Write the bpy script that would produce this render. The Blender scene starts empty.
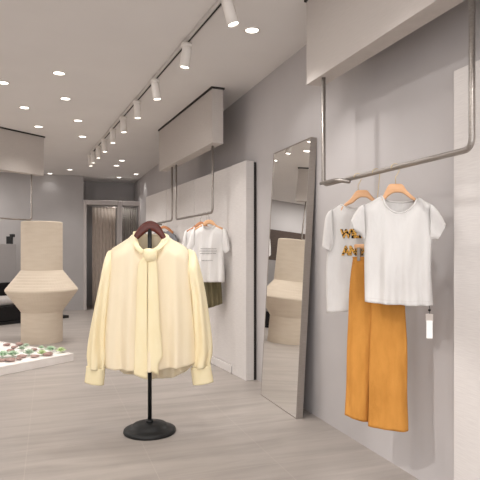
import bpy, bmesh, math, random
from mathutils import Vector, Matrix
random.seed(4)
S = bpy.context.scene
COL = S.collection
PI = math.pi
# ---------------------------------------------------------------- camera frame
F, H0, HY = 540.0, 1.28, 252.0
TH = math.atan(191 / F)
c_, s_ = math.cos(TH), math.sin(TH)
def at_t(px, py, t):
    u = (px - 240) / F
    return Vector((t * (u * c_ + s_), t * (-u * s_ + c_), H0 + t * (HY - py) / F))
def at_z(px, py, z):
    return at_t(px, py, (z - H0) * F / (HY - py))
def on_x(px, x):                     # distance at which a sight line meets the plane x
    return x / ((px - 240) / F * c_ + s_)
def on_y(px, py, y):
    u = (px - 240) / F
    return at_t(px, py, y / (-u * s_ + c_))

# ---------------------------------------------------------------- materials
def lin(v):
    v /= 255.0
    return v / 12.92 if v <= .04045 else ((v + .055) / 1.055) ** 2.4
def rgb(r, g, b): return (lin(r), lin(g), lin(b), 1)
def new_mat(name, col, rough=.6, metal=0, spec=.3):
    m = bpy.data.materials.new(name); m.use_nodes = True
    b = m.node_tree.nodes['Principled BSDF']
    b.inputs['Base Color'].default_value = col
    b.inputs['Roughness'].default_value = rough
    b.inputs['Metallic'].default_value = metal
    b.inputs['Specular IOR Level'].default_value = spec
    return m
def nd(m, t, **kw):
    n = m.node_tree.nodes.new(t)
    for k, v in kw.items():
        if k in n.inputs.keys(): n.inputs[k].default_value = v
        else: setattr(n, k, v)
    return n
def lk(m, a, b): m.node_tree.links.new(a, b)
def noisy(name, c1, c2, scale=(1, 1, 1), detail=4, rough=.6, spec=.3, bump=0, metal=0, lo=.3, hi=.7, coords='Object', nscale=5):
    m = new_mat(name, c1, rough, metal, spec); b = m.node_tree.nodes['Principled BSDF']
    tc = nd(m, 'ShaderNodeTexCoord'); mp = nd(m, 'ShaderNodeMapping'); mp.inputs['Scale'].default_value = scale
    nz = nd(m, 'ShaderNodeTexNoise'); nz.inputs['Scale'].default_value = nscale; nz.inputs['Detail'].default_value = detail
    cr = nd(m, 'ShaderNodeValToRGB'); cr.color_ramp.elements[0].position = lo; cr.color_ramp.elements[1].position = hi
    cr.color_ramp.elements[0].color = c1; cr.color_ramp.elements[1].color = c2
    lk(m, tc.outputs[coords], mp.inputs['Vector']); lk(m, mp.outputs['Vector'], nz.inputs['Vector'])
    lk(m, nz.outputs['Fac'], cr.inputs['Fac']); lk(m, cr.outputs['Color'], b.inputs['Base Color'])
    if bump:
        bp = nd(m, 'ShaderNodeBump'); bp.inputs['Strength'].default_value = bump; bp.inputs['Distance'].default_value = .01
        lk(m, nz.outputs['Fac'], bp.inputs['Height']); lk(m, bp.outputs['Normal'], b.inputs['Normal'])
    return m
def cloth(name, c1, c2, transl=.25, weave=900, wrinkle=.25, wscale=14):
    m = new_mat(name, c1, .85, 0, .15); nt = m.node_tree; b = nt.nodes['Principled BSDF']
    tc = nd(m, 'ShaderNodeTexCoord')
    nz = nd(m, 'ShaderNodeTexNoise'); nz.inputs['Scale'].default_value = wscale; nz.inputs['Detail'].default_value = 5
    mp = nd(m, 'ShaderNodeMapping'); mp.inputs['Scale'].default_value = (1.6, 1, .55)
    lk(m, tc.outputs['Object'], mp.inputs['Vector']); lk(m, mp.outputs['Vector'], nz.inputs['Vector'])
    cr = nd(m, 'ShaderNodeValToRGB'); cr.color_ramp.elements[0].color = c1; cr.color_ramp.elements[1].color = c2
    cr.color_ramp.elements[0].position = .3; cr.color_ramp.elements[1].position = .7
    lk(m, nz.outputs['Fac'], cr.inputs['Fac']); lk(m, cr.outputs['Color'], b.inputs['Base Color'])
    bp = nd(m, 'ShaderNodeBump'); bp.inputs['Strength'].default_value = wrinkle; bp.inputs['Distance'].default_value = .02
    lk(m, nz.outputs['Fac'], bp.inputs['Height']); lk(m, bp.outputs['Normal'], b.inputs['Normal'])
    tr = nd(m, 'ShaderNodeBsdfTranslucent'); lk(m, cr.outputs['Color'], tr.inputs['Color']); lk(m, bp.outputs['Normal'], tr.inputs['Normal'])
    mx = nd(m, 'ShaderNodeMixShader'); mx.inputs['Fac'].default_value = transl
    lk(m, b.outputs['BSDF'], mx.inputs[1]); lk(m, tr.outputs['BSDF'], mx.inputs[2])
    lk(m, mx.outputs['Shader'], nt.nodes['Material Output'].inputs['Surface'])
    return m
def emit(name, col, st):
    m = new_mat(name, col); b = m.node_tree.nodes['Principled BSDF']
    b.inputs['Emission Color'].default_value = col; b.inputs['Emission Strength'].default_value = st
    return m
def linen(name, c1, c2):             # woven wall covering: fine uneven horizontal threads
    return noisy(name, c1, c2, scale=(3, 3, 60), detail=3, rough=.7, bump=.06, nscale=4)
def wood(name, c1, c2, rough=.45):
    return noisy(name, c1, c2, scale=(3, 30, 30), detail=4, rough=rough, spec=.4, nscale=3)

M = {}
M['wall'] = noisy('wall_paint', rgb(190, 185, 184), rgb(195, 190, 189), detail=3, rough=.75, nscale=2)
M['backwall'] = noisy('back_wall_paint', rgb(178, 174, 173), rgb(183, 179, 178), detail=3, rough=.75, nscale=2)
M['ceiling'] = noisy('ceiling_paint', rgb(228, 224, 221), rgb(231, 227, 224), detail=3, rough=.85, nscale=2)
M['linen'] = linen('linen_panel', rgb(212, 206, 203), rgb(222, 217, 213))
M['fascia'] = linen('fascia_linen', rgb(190, 182, 176), rgb(198, 190, 184))
M['dark'] = new_mat('painted_gap_shade', rgb(50, 46, 44), .8)  # near-black that paints shade into gaps; also used for the conductor slot
M['jamb'] = new_mat('jamb_paint', rgb(196, 189, 186), .6)
M['brown'] = noisy('dark_wood_panel', rgb(62, 50, 43), rgb(76, 62, 54), scale=(2, 2, 12), rough=.5)
M['steel'] = noisy('brushed_steel', rgb(150, 143, 137), rgb(168, 161, 155), scale=(40, 1, 40), rough=.38, metal=.75)
M['frame'] = noisy('mirror_frame_metal', rgb(150, 141, 134), rgb(160, 152, 145), scale=(4, 4, 40), rough=.45, metal=.35)
M['mirror'] = new_mat('mirror_glass', (.93, .93, .92, 1), .0, 1)
M['white_metal'] = new_mat('white_lacquer', rgb(226, 219, 212), .45)
M['track_grey'] = new_mat('track_grey', rgb(205, 199, 194), .45)
M['lens'] = emit('lamp_lens', rgb(255, 250, 240), 6)
M['led'] = emit('led_strip', rgb(255, 240, 222), 5)
M['cream_clay'] = noisy('cream_pedestal', rgb(206, 191, 172), rgb(212, 198, 180), scale=(1, 1, 6), rough=.7)
M['tray'] = noisy('white_stone', rgb(222, 214, 208), rgb(232, 226, 221), rough=.6)
M['gravel'] = noisy('white_gravel', rgb(236, 230, 224), rgb(250, 246, 242), detail=6, rough=.9, bump=.6, nscale=60)
M['succ'] = noisy('succulent_green', rgb(172, 200, 168), rgb(204, 222, 198), rough=.6, nscale=20)
M['succ_pale'] = noisy('succulent_pale', rgb(168, 188, 166), rgb(196, 208, 186), rough=.6, nscale=20)
M['succ_lime'] = noisy('succulent_lime', rgb(186, 208, 150), rgb(210, 224, 180), rough=.6, nscale=20)
M['stone'] = noisy('red_brown_stone', rgb(150, 120, 112), rgb(184, 158, 150), rough=.8, bump=.4, nscale=25)
M['black'] = new_mat('black_powder_coat', rgb(20, 20, 20), .5, 0, .4)
M['black_soft'] = noisy('black_upholstery', rgb(26, 24, 24), rgb(34, 31, 31), rough=.9, nscale=30)
M['grey_cushion'] = cloth('pale_cushion', rgb(186, 180, 176), rgb(196, 190, 186), 0)
M['curtain'] = cloth('taupe_curtain', rgb(186, 172, 161), rgb(200, 186, 175), .1)
M['curtain2'] = cloth('grey_curtain', rgb(160, 153, 147), rgb(172, 165, 158), .1)
M['sleeve'] = cloth('cream_silk_sleeve', rgb(249, 232, 190), rgb(251, 238, 203), .05, wrinkle=.3, wscale=7)
M['blouse'] = cloth('cream_silk', rgb(246, 230, 198), rgb(249, 234, 205), .05, wrinkle=.12, wscale=7)
M['blouse_trim'] = cloth('cream_silk_trim', rgb(249, 233, 190), rgb(251, 237, 199), .05, wrinkle=.1, wscale=9)
M['tee'] = cloth('white_jersey', rgb(222, 218, 215), rgb(229, 226, 223), .1, wrinkle=.55, wscale=10)
M['tee_far'] = cloth('white_jersey_fine', rgb(244, 241, 238), rgb(240, 237, 235), .1, wrinkle=.2, wscale=8)
M['pants'] = cloth('ochre_satin', rgb(190, 130, 60), rgb(208, 146, 72), .08, wrinkle=.8, wscale=11)
M['olive'] = cloth('olive_cotton', rgb(118, 110, 84), rgb(136, 126, 98), .1, wrinkle=.4)
M['grey_shirt'] = cloth('grey_cotton', rgb(128, 128, 132), rgb(140, 140, 144), .1)
M['oak'] = wood('pale_wood', rgb(222, 168, 122), rgb(232, 184, 140))
M['oak_dark'] = wood('amber_wood', rgb(196, 130, 88), rgb(208, 146, 104))
M['mahogany'] = wood('mahogany', rgb(74, 30, 22), rgb(104, 46, 34), .3)
M['brass'] = new_mat('pale_brass', rgb(214, 190, 140), .3, .9)
M['card'] = new_mat('white_card', rgb(244, 241, 238), .6)
M['card_grey'] = new_mat('grey_card', rgb(190, 180, 172), .5)
M['ink'] = new_mat('grey_ink', rgb(178, 174, 172), .8)
M['seam'] = cloth('hem_stitching', rgb(214, 208, 204), rgb(220, 214, 210), .1)

def floor_mat():
    m = new_mat('porcelain_tile', rgb(186, 174, 164), .38, 0, .35); b = m.node_tree.nodes['Principled BSDF']
    g = nd(m, 'ShaderNodeTexCoord')
    mp = nd(m, 'ShaderNodeMapping'); mp.inputs['Scale'].default_value = (.55, 4.2, 1); mp.inputs['Rotation'].default_value = (0, 0, .2)
    nz = nd(m, 'ShaderNodeTexNoise'); nz.inputs['Scale'].default_value = 1.7; nz.inputs['Detail'].default_value = 6; nz.inputs['Roughness'].default_value = .62
    nz.inputs['Distortion'].default_value = .5
    cr = nd(m, 'ShaderNodeValToRGB'); e = cr.color_ramp.elements
    e[0].position = .25; e[0].color = rgb(148, 140, 134); e[1].position = .75; e[1].color = rgb(180, 171, 164)
    lk(m, g.outputs['Object'], mp.inputs['Vector']); lk(m, mp.outputs['Vector'], nz.inputs['Vector']); lk(m, nz.outputs['Fac'], cr.inputs['Fac'])
    sp = nd(m, 'ShaderNodeSeparateXYZ'); lk(m, g.outputs['Object'], sp.inputs['Vector'])
    def line(sock, off, step, w):
        a = nd(m, 'ShaderNodeMath', operation='ADD'); a.inputs[1].default_value = 200 * step - off; lk(m, sock, a.inputs[0])
        d = nd(m, 'ShaderNodeMath', operation='DIVIDE'); d.inputs[1].default_value = step; lk(m, a.outputs[0], d.inputs[0])
        fr = nd(m, 'ShaderNodeMath', operation='FRACT'); lk(m, d.outputs[0], fr.inputs[0])
        s = nd(m, 'ShaderNodeMath', operation='SUBTRACT'); s.inputs[1].default_value = .5; lk(m, fr.outputs[0], s.inputs[0])
        ab = nd(m, 'ShaderNodeMath', operation='ABSOLUTE'); lk(m, s.outputs[0], ab.inputs[0])
        gt = nd(m, 'ShaderNodeMath', operation='GREATER_THAN'); gt.inputs[1].default_value = .5 - w / step; lk(m, ab.outputs[0], gt.inputs[0])
        return gt
    pA = at_z(159, 478, 0); pC = at_z(335, 455, 0)
    l1 = line(sp.outputs['X'], pA.x, .721, .0028); l2 = line(sp.outputs['Y'], pC.y, .721, .0028)
    mx = nd(m, 'ShaderNodeMath', operation='MAXIMUM'); lk(m, l1.outputs[0], mx.inputs[0]); lk(m, l2.outputs[0], mx.inputs[1])
    mul = nd(m, 'ShaderNodeMath', operation='MULTIPLY'); mul.inputs[1].default_value = .15; lk(m, mx.outputs[0], mul.inputs[0])
    mix = nd(m, 'ShaderNodeMix', data_type='RGBA')
    lk(m, mul.outputs[0], mix.inputs[0]); lk(m, cr.outputs['Color'], mix.inputs[6]); mix.inputs[7].default_value = rgb(212, 202, 192)
    lk(m, mix.outputs[2], b.inputs['Base Color'])
    return m
M['floor'] = floor_mat()
def leopard_mat():
    m = new_mat('leopard_print', rgb(200, 150, 70), .8); b = m.node_tree.nodes['Principled BSDF']
    g = nd(m, 'ShaderNodeTexCoord'); v = nd(m, 'ShaderNodeTexVoronoi'); v.inputs['Scale'].default_value = 95
    lk(m, g.outputs['Object'], v.inputs['Vector'])
    cr = nd(m, 'ShaderNodeValToRGB'); cr.color_ramp.interpolation = 'CONSTANT'
    e = cr.color_ramp.elements; e[0].position = 0; e[0].color = rgb(226, 172, 84); e[1].position = .57; e[1].color = rgb(22, 16, 14)
    lk(m, v.outputs['Distance'], cr.inputs['Fac']); lk(m, cr.outputs['Color'], b.inputs['Base Color'])
    return m
M['leopard'] = leopard_mat()

# ---------------------------------------------------------------- object helpers
def tag(o, label, cat, group=None):
    o['label'] = label; o['category'] = cat
    if group: o['group'] = group
    return o
def mobj(name, verts, faces, mat, parent=None, smooth=False, weld=0, thick=0, bevel=0, subsurf=0):
    me = bpy.data.meshes.new(name); me.from_pydata([tuple(v) for v in verts], [], faces)
    bm = bmesh.new(); bm.from_mesh(me)
    if weld: bmesh.ops.remove_doubles(bm, verts=bm.verts, dist=weld)
    bmesh.ops.recalc_face_normals(bm, faces=bm.faces)
    if smooth:
        for f in bm.faces: f.smooth = True
    bm.to_mesh(me); bm.free()
    me.materials.append(M[mat] if isinstance(mat, str) else mat)
    o = bpy.data.objects.new(name, me); COL.objects.link(o)
    if parent: o.parent = parent
    if bevel:
        b = o.modifiers.new('bevel', 'BEVEL'); b.width = bevel; b.segments = 2; b.limit_method = 'ANGLE'; b.angle_limit = .6
    if thick:
        t = o.modifiers.new('solid', 'SOLIDIFY'); t.thickness = thick; t.offset = 0
    if subsurf:
        t = o.modifiers.new('sub', 'SUBSURF'); t.levels = subsurf; t.render_levels = subsurf
    return o
def thing(name, label, cat, loc, rz=0, group=None):
    o = bpy.data.objects.new(name, None); COL.objects.link(o)
    o.empty_display_size = .1; o.location = loc; o.rotation_euler = (0, 0, rz)
    return tag(o, label, cat, group)
def structure(o): o['kind'] = 'structure'; return o
class G:                              # geometry collector
    def __init__(s): s.v = []; s.f = []
    def add(s, v, f):
        n = len(s.v); s.v += [Vector(p) for p in v]; s.f += [[i + n for i in q] for q in f]; return s
    def box(s, a, b):
        x0, y0, z0 = a; x1, y1, z1 = b
        return s.add([(x0, y0, z0), (x1, y0, z0), (x1, y1, z0), (x0, y1, z0), (x0, y0, z1), (x1, y0, z1), (x1, y1, z1), (x0, y1, z1)],
                     [(0, 3, 2, 1), (4, 5, 6, 7), (0, 1, 5, 4), (1, 2, 6, 5), (2, 3, 7, 6), (3, 0, 4, 7)])
    def loft(s, rings, closed=True, caps=True):
        n = len(rings[0]); v = [p for r in rings for p in r]; f = []
        for i in range(len(rings) - 1):
            for j in range(n if closed else n - 1):
                k = (j + 1) % n
                f.append([i * n + j, i * n + k, (i + 1) * n + k, (i + 1) * n + j])
        if caps and closed:
            f.append(list(range(n))[::-1]); f.append([(len(rings) - 1) * n + j for j in range(n)])
        return s.add(v, f)
    def tube(s, pts, r, n=10, caps=True):
        pts = [Vector(p) for p in pts]; rings = []; up = None
        for i, p in enumerate(pts):
            d = (pts[min(i + 1, len(pts) - 1)] - pts[max(i - 1, 0)]).normalized()
            if up is None:
                up = Vector((0, 0, 1)) if abs(d.z) < .9 else Vector((1, 0, 0))
            a = (up - d * up.dot(d)).normalized(); up = a; b = d.cross(a)
            rr = r[i] if isinstance(r, (list, tuple)) else r
            rings.append([p + (a * math.cos(2 * PI * k / n) + b * math.sin(2 * PI * k / n)) * rr for k in range(n)])
        return s.loft(rings, True, caps)
    def lathe(s, prof, n=32, o=(0, 0, 0), caps=True):
        o = Vector(o)
        return s.loft([[o + Vector((r * math.cos(2 * PI * k / n), r * math.sin(2 * PI * k / n), z)) for k in range(n)] for r, z in prof], True, caps)
    def prism(s, poly, y0, y1):       # polygon in the local x-z plane, pushed through y
        n = len(poly)
        v = [(x, y0, z) for x, z in poly] + [(x, y1, z) for x, z in poly]
        return s.add(v, [list(range(n)), [n + i for i in range(n)][::-1]] + [[i, (i + 1) % n, n + (i + 1) % n, n + i] for i in range(n)])
    def obj(s, name, mat, parent=None, **kw): return mobj(name, s.v, s.f, mat, parent, **kw)
def fillet(pts, r, n=6):              # round the corners of a path
    pts = [Vector(p) for p in pts]; out = [pts[0]]
    for i in range(1, len(pts) - 1):
        a = (pts[i - 1] - pts[i]).normalized(); b = (pts[i + 1] - pts[i]).normalized()
        p0 = pts[i] + a * r; p1 = pts[i] + b * r
        for k in range(n + 1):
            t = k / n
            out.append(p0 * (1 - t) ** 2 + pts[i] * 2 * t * (1 - t) + p1 * t * t)
    out.append(pts[-1]); return out
def cr(pts, t):                       # smooth curve through (t, x, z)
    if t <= pts[0][0]: return Vector(pts[0][1:])
    if t >= pts[-1][0]: return Vector(pts[-1][1:])
    for i in range(len(pts) - 1):
        if pts[i][0] <= t <= pts[i + 1][0]: break
    def slope(k):
        if k == 0: a, b = 0, 1
        elif k == len(pts) - 1: a, b = k - 1, k
        else: a, b = k - 1, k + 1
        return (Vector(pts[b][1:]) - Vector(pts[a][1:])) / (pts[b][0] - pts[a][0])
    h = pts[i + 1][0] - pts[i][0]; u = (t - pts[i][0]) / h
    p0, p1 = Vector(pts[i][1:]), Vector(pts[i + 1][1:]); m0, m1 = slope(i) * h, slope(i + 1) * h
    return p0 * (2 * u ** 3 - 3 * u * u + 1) + m0 * (u ** 3 - 2 * u * u + u) + p1 * (-2 * u ** 3 + 3 * u * u) + m1 * (u ** 3 - u * u)
def param(pts):                       # give a polyline (x, z) its arc-length parameter
    d = [0]
    for a, b in zip(pts, pts[1:]): d.append(d[-1] + math.hypot(b[0] - a[0], b[1] - a[1]))
    return [(k / d[-1], p[0], p[1]) for k, p in zip(d, pts)]
def sstep(x): x = max(0, min(1, x)); return x * x * (3 - 2 * x)

class Hang:                           # the upright plane a garment hangs in: local x along it, y away from the viewer, z up
    def __init__(s, o, phi, base):
        s.o = Vector((o[0], o[1], 0)); s.phi = phi; s.base = base
        s.e = Vector((math.cos(phi), math.sin(phi), 0)); s.n = Vector((-math.sin(phi), math.cos(phi), 0))
    def __call__(s, px, py):
        d = at_t(px, py, 1.0) - Vector((0, 0, H0)); t = s.o.dot(s.n) / d.dot(s.n)
        w = d * t - s.o
        return (w.dot(s.e), H0 + d.z * t - s.base)
    def thing(s, name, label, cat, group=None): return thing(name, label, cat, (s.o.x, s.o.y, s.base), s.phi, group)
def shell(P, name, mat, parent, topF, topB, botF, botB, left, right, depth, folds, nS=48, nV=44, thick=.002, dtop=.03, neck=(.3, .7), skew=0):
    """front and back cloth of a garment, joined along the shoulders and sides; curves are (s, px, py) or (px, py)"""
    def conv(c):
        if len(c[0]) == 3: return [(k, *P(x, y)) for k, x, y in c]
        return param([P(x, y) for x, y in c])
    tF, tB, bF, bB, L, R = map(conv, (topF, topB, botF, botB, left, right))
    g = G(); grids = []
    for side, T, B in ((-1, tF, bF), (1, tB, bB)):
        rows = []
        for j in range(nV + 1):
            v = j / nV; row = []
            for i in range(nS + 1):
                s = i / nS
                p = cr(T, s) * (1 - v) + cr(B, s) * v + cr(L, v) * (1 - s) + cr(R, v) * s
                p -= (cr(T, 0) * (1 - s) + cr(T, 1) * s) * (1 - v) + (cr(B, 0) * (1 - s) + cr(B, 1) * s) * v
                w = max(0, 1 - (2 * s - 1) ** 2) ** .55
                k = sstep((s - neck[0]) / .08) * sstep((neck[1] - s) / .08)
                blend = sstep(v / .13)
                d = (dtop * k * (1 - blend) + depth(v) * w * blend)
                d += folds(s, v, side) * min(1, w * 1.3) * blend
                row.append(Vector((p[0], side * d + skew * (s - .5), p[1])))
            rows.append(row)
        grids.append(rows)
        n = nS + 1
        g.add([q for r in rows for q in r], [[j * n + i, j * n + i + 1, (j + 1) * n + i + 1, (j + 1) * n + i] for j in range(nV) for i in range(nS)])
    o = g.obj(name, mat, parent, smooth=True, weld=.0006, thick=thick)
    return o, grids
def strip(P, name, mat, parent, pairs, depth, y0, n=14, steps=40, caps=False, thick=.002, ripple=None, flat=1.0):
    """a tube of cloth (sleeve, leg, ribbon) lofted through (px, py, px, py) edge pairs"""
    q = [(*P(a, b), *P(c, d)) for a, b, c, d in pairs]
    mids = [((u[0] + u[2]) / 2, (u[1] + u[3]) / 2) for u in q]
    tt = [k[0] for k in param(mids)]
    A = [(t, u[0], u[1]) for t, u in zip(tt, q)]; B = [(t, u[2], u[3]) for t, u in zip(tt, q)]
    rings = []
    for k in range(steps + 1):
        t = k / steps; a, b = cr(A, t), cr(B, t); cx = (a + b) / 2; hv = (a - b) / 2
        d = depth(t) if callable(depth) else depth; y = y0(t) if callable(y0) else y0
        ring = []
        for j in range(n):
            w = 2 * PI * j / n; cw, sw = math.cos(w), math.sin(w)
            rp = ripple(w, t) if ripple else 0
            sg = (1 if sw >= 0 else -1) * abs(sw) ** flat
            p = cx + hv * cw * (1 + rp)
            ring.append(Vector((p[0], y + d * sg * (1 + rp * 2), p[1])))
        rings.append(ring)
    g = G(); g.loft(rings, True, caps)
    return g.obj(name, mat, parent, smooth=True, thick=0 if caps else thick)
def hook(g, x, z0, zr, r=.0195, w=.0016, turn=1):   # wire hook over a rail centred at local (0, zr)
    pts = [(x, 0, z0), (x * .6, 0, z0 + (zr - z0) * .45), (turn * r, 0, zr - .02)]
    pts += [(turn * r * math.cos(a), 0, zr + r * math.sin(a)) for a in [PI * k / 12 for k in range(0, 14)]]
    g.tube(pts, w, 6)

# ---------------------------------------------------------------- the room
CEIL, WX, BY = 2.96, 1.962, 12.4
LX, FY = -4.2, -2.6
structure(G().box((LX, FY, -.1), (WX + .3, 14, 0)).obj('floor', 'floor'))
structure(G().box((LX, FY, CEIL), (WX + .3, 14, CEIL + .1)).obj('ceiling', 'ceiling'))
g = G(); g.box((WX, FY, 0), (WX + .12, 13.4, CEIL))
structure(g.obj('wall_right', 'wall'))
p83 = on_y(83.4, 250, BY)
structure(G().box((LX, BY, 0), (p83.x, BY + .9, CEIL)).obj('wall_back', 'backwall'))
structure(G().box((p83.x, 13.3, 0), (WX, 13.4, CEIL)).obj('wall_recess', 'backwall'))
structure(G().box((LX - .1, FY, 0), (LX, 14, CEIL)).obj('wall_left', 'wall'))
# added opening, unseen behind the viewer: lets sky fill in between sill and header
g = G(); g.box((LX, FY - .1, 0), (WX + .12, FY, .12)); g.box((LX, FY - .1, 2.7), (WX + .12, FY, CEIL))
for x in (LX, -2.2, 0, WX): g.box((x - .04, FY - .09, .12), (x + .04, FY - .01, 2.7))
structure(g.obj('fill_opening_1', 'frame'))
# dark timber band on the back wall with its lit ledge
structure(G().box((LX, BY - .06, 1.28), (-1.15, BY, 2.22)).obj('trim_1', 'brown'))
structure(G().box((LX, BY - .1, 1.22), (-1.15, BY, 1.26)).obj('trim_2', 'led'))

# fitting rooms: two openings with jambs and a header
def wx(px, y=BY): return on_y(px, 250, y).x
zt, zh = on_y(100, 200.5, BY).z, on_y(100, 205, BY).z
for n, (a, b, c2, d) in enumerate(((83.4, 86.5, 117, 119.5), (119.5, 122, 138.5, 150))):
    g = G(); g.box((wx(a), BY - .05, 0), (wx(b), BY + .1, zt)); g.box((wx(c2), BY - .05, 0), (wx(d), BY + .1, zt))
    g.box((wx(b), BY - .05, zh), (wx(c2), BY + .1, zt))
    structure(g.obj('door_%d' % (n + 1), 'jamb', bevel=.008))
for k, (a, b, mat, lab) in enumerate(((92.5, 117, 'curtain', 'taupe pleated curtain in the wider fitting room doorway'),
                                      (122, 138.5, 'curtain2', 'grey pleated curtain in the narrower fitting room doorway'))):
    x0, x1 = wx(a) + .01, wx(b) - .01
    t = thing('curtain', lab, 'curtain', ((x0 + x1) / 2, BY + .2, .02))
    w = (x1 - x0) / 2; n = 70; rings = []
    for z in (0, .5, 1.2, 1.9, zh - .06):
        rings.append([(-w + 2 * w * i / n, (.018) * math.sin(i * .62 + .3 * math.sin(z * 2)) * (1 - .2 * z), z) for i in range(n + 1)])
    G().loft(rings, False).obj('drape', mat, t, smooth=True, thick=.006)
    G().tube([(-w - .02, 0, zh - .05), (w + .02, 0, zh - .05)], .012).obj('curtain_rod', 'steel', t)

# pale panelled run along the right wall: posts, doors and a plinth
RUN = thing('wall_panelling', 'long pale linen-covered wall panelling behind the far garment rails', 'panelling', (0, 0, 0))
A = at_z(246, 381, 0); ang = math.atan(245 / F) - TH
d_run = Vector((-math.sin(ang), math.cos(ang), 0)); n_run = Vector((math.cos(ang), math.sin(ang), 0))
RUN.location = A; RUN.rotation_euler = (0, 0, ang)
HR_ = 2.19
def along(px):                        # distance along the run at a picture column
    u = (px - 240) / F; r = Vector((u * c_ + s_, -u * s_ + c_, 0))
    t = A.dot(n_run) / r.dot(n_run); return (r * t - A).dot(d_run)
s1, s2 = along(231.5), along(145)
G().box((0, 0, 0), (.088, s1 - .012, HR_)).obj('end_post', 'linen', RUN, bevel=.004)
G().box((.03, s1 - .012, 0), (.08, s1 + .006, HR_ - .01)).box((.0885, .01, 0), (.117, s1, HR_ - .01)).obj('painted_gap_shade', 'dark', RUN)  # dark seam strip, plus a dark box painting the shade beside the wall
n_door = 3; step = (s2 - s1) / n_door
for k in range(n_door):
    y0, y1 = s1 + k * step + .006, s1 + (k + 1) * step - .004
    G().box((.012, y0, .09), (.085, y1, HR_)).obj('panel', 'linen', RUN, bevel=.004)
G().box((-.004, s1 + .006, 0), (.085, s2, .085)).obj('plinth', 'linen', RUN, bevel=.004)

# near panel at the right edge
t0 = on_x(453.5, 1.87); q = at_t(453.5, 71, t0)
W2 = thing('wall_panel', 'pale linen wall panel beside the front clothes rail', 'panel', (1.87, q.y, 0))
G().box((0, -2.6, .0), (WX - 1.87 - .002, 0, q.z)).obj('panel', 'linen', W2, bevel=.004)

# ---------------------------------------------------------------- hanging fascias with rails
def fascia(name, label, p, q, zb, side, thick=.12):
    """box hung under the ceiling from p to q; side = direction of its thickness"""
    d = (q - p); d.z = 0; L = d.length; d.normalize(); a = math.atan2(d.y, d.x)
    t = thing(name, label, 'fascia', (p.x, p.y, zb), a)
    y0, y1 = (0, thick) if side > 0 else (-thick, 0)
    zt = CEIL - .018 - zb
    G().box((0, y0, 0), (L, y1, zt)).obj('board', 'fascia', t, bevel=.003)
    G().box((-.012, y0 - .012, zt), (L + .012, y1 + .012, CEIL - zb)).obj('painted_gap_shade', 'dark', t)  # dark cap painting the shade of the gap below the ceiling
    return t
ZB = 2.39
fn = Vector((1.612, 3.235, 0)); ff = Vector((1.612, .2, 0))
fascia('hanging_fascia', 'large pale ceiling fascia above the front clothes rail', fn, ff, ZB, 1)
p1 = at_z(212.3, 89.5, CEIL - .03); p2 = at_z(159, 132, CEIL - .03); p1.z = p2.z = 0
fascia('hanging_fascia', 'pale ceiling fascia above the far rails of white t-shirts', p1, p2, ZB, -1)
l1 = at_z(44, 138.5, CEIL - .03); l2 = at_z(0, 129, CEIL - .03); l1.z = l2.z = 0
l2 = l1 + (l2 - l1).normalized() * 2.4
fascia('hanging_fascia', 'pale ceiling fascia above the cream pedestal', l2, l1, ZB, 1)
RX, RZ = 1.65, 1.707
y0, y1 = on_y(0, 0, 1).y, 0
def ry(px, x=RX): return at_t(px, 200, on_x(px, x)).y
ya, yb = ry(472), ry(323.5)
t = thing('clothes_rail', 'steel u-shaped clothes rail holding the orange trousers', 'clothes rail', (RX, yb, RZ))
path = fillet([(0, ya - yb, ZB - RZ), (0, ya - yb, 0), (0, 0, 0), (0, 0, ZB - RZ)], .05)
G().tube(path, .0135, 12).obj('tube', 'steel', t, smooth=True)
ym = ry(356) - yb
G().tube([(.0, .05 * 0 + ym + .42, .015), (-.03, ym + .18, .006), (-.045, ym - .0, -.028)], .011, 10).obj('wall_arm', 'steel', t, smooth=True)
# far rail, turned with its fascia
fd = (p2 - p1).normalized(); fnrm = Vector((fd.y, -fd.x, 0))
def fline(px, off=.06):
    u = (px - 240) / F; r = Vector((u * c_ + s_, -u * s_ + c_, 0)); o = p1 + fnrm * off
    t = o.dot(fnrm) / r.dot(fnrm); return r * t
fa, fb, fc = fline(212.5), fline(176.2), fline(172)
tr_ = fa.dot(Vector((s_, c_, 0))); FZ = H0 + (HY - 212.5) * tr_ / F
t = thing('clothes_rail', 'steel clothes rail holding the two far white t-shirts', 'clothes rail', (fa.x, fa.y, FZ))
rel = fb - fa
G().tube(fillet([(0, 0, ZB - FZ), (0, 0, 0), rel, rel + Vector((0, 0, ZB - FZ))], .05), .0125, 10).obj('tube', 'steel', t, smooth=True)
t = thing('clothes_rail', 'steel clothes rail holding the grey shirt, farthest along the wall', 'clothes rail', (fc.x, fc.y, FZ))
rel = fline(152) - fc
G().tube(fillet([(0, 0, ZB - FZ), (0, 0, 0), rel, rel + Vector((.22, .02, 0))], .05), .0125, 10).obj('tube', 'steel', t, smooth=True)
# left rail under the left fascia
ld = (l2 - l1).normalized(); ln = Vector((-ld.y, ld.x, 0))
if ln.y < 0: ln = -ln
def lline(px):
    u = (px - 240) / F; r = Vector((u * c_ + s_, -u * s_ + c_, 0)); o = l1 + ln * .06
    return r * (o.dot(ln) / r.dot(ln))
la = lline(31.5); LZ = H0 + (HY - 220) * la.dot(Vector((s_, c_, 0))) / F
t = thing('clothes_rail', 'empty steel clothes rail behind the cream pedestal', 'clothes rail', (la.x, la.y, LZ))
rel = ld * 1.9
G().tube(fillet([(0, 0, ZB - LZ), (0, 0, 0), rel, rel + Vector((0, 0, ZB - LZ))], .04), .0125, 10).obj('tube', 'steel', t, smooth=True)

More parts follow.
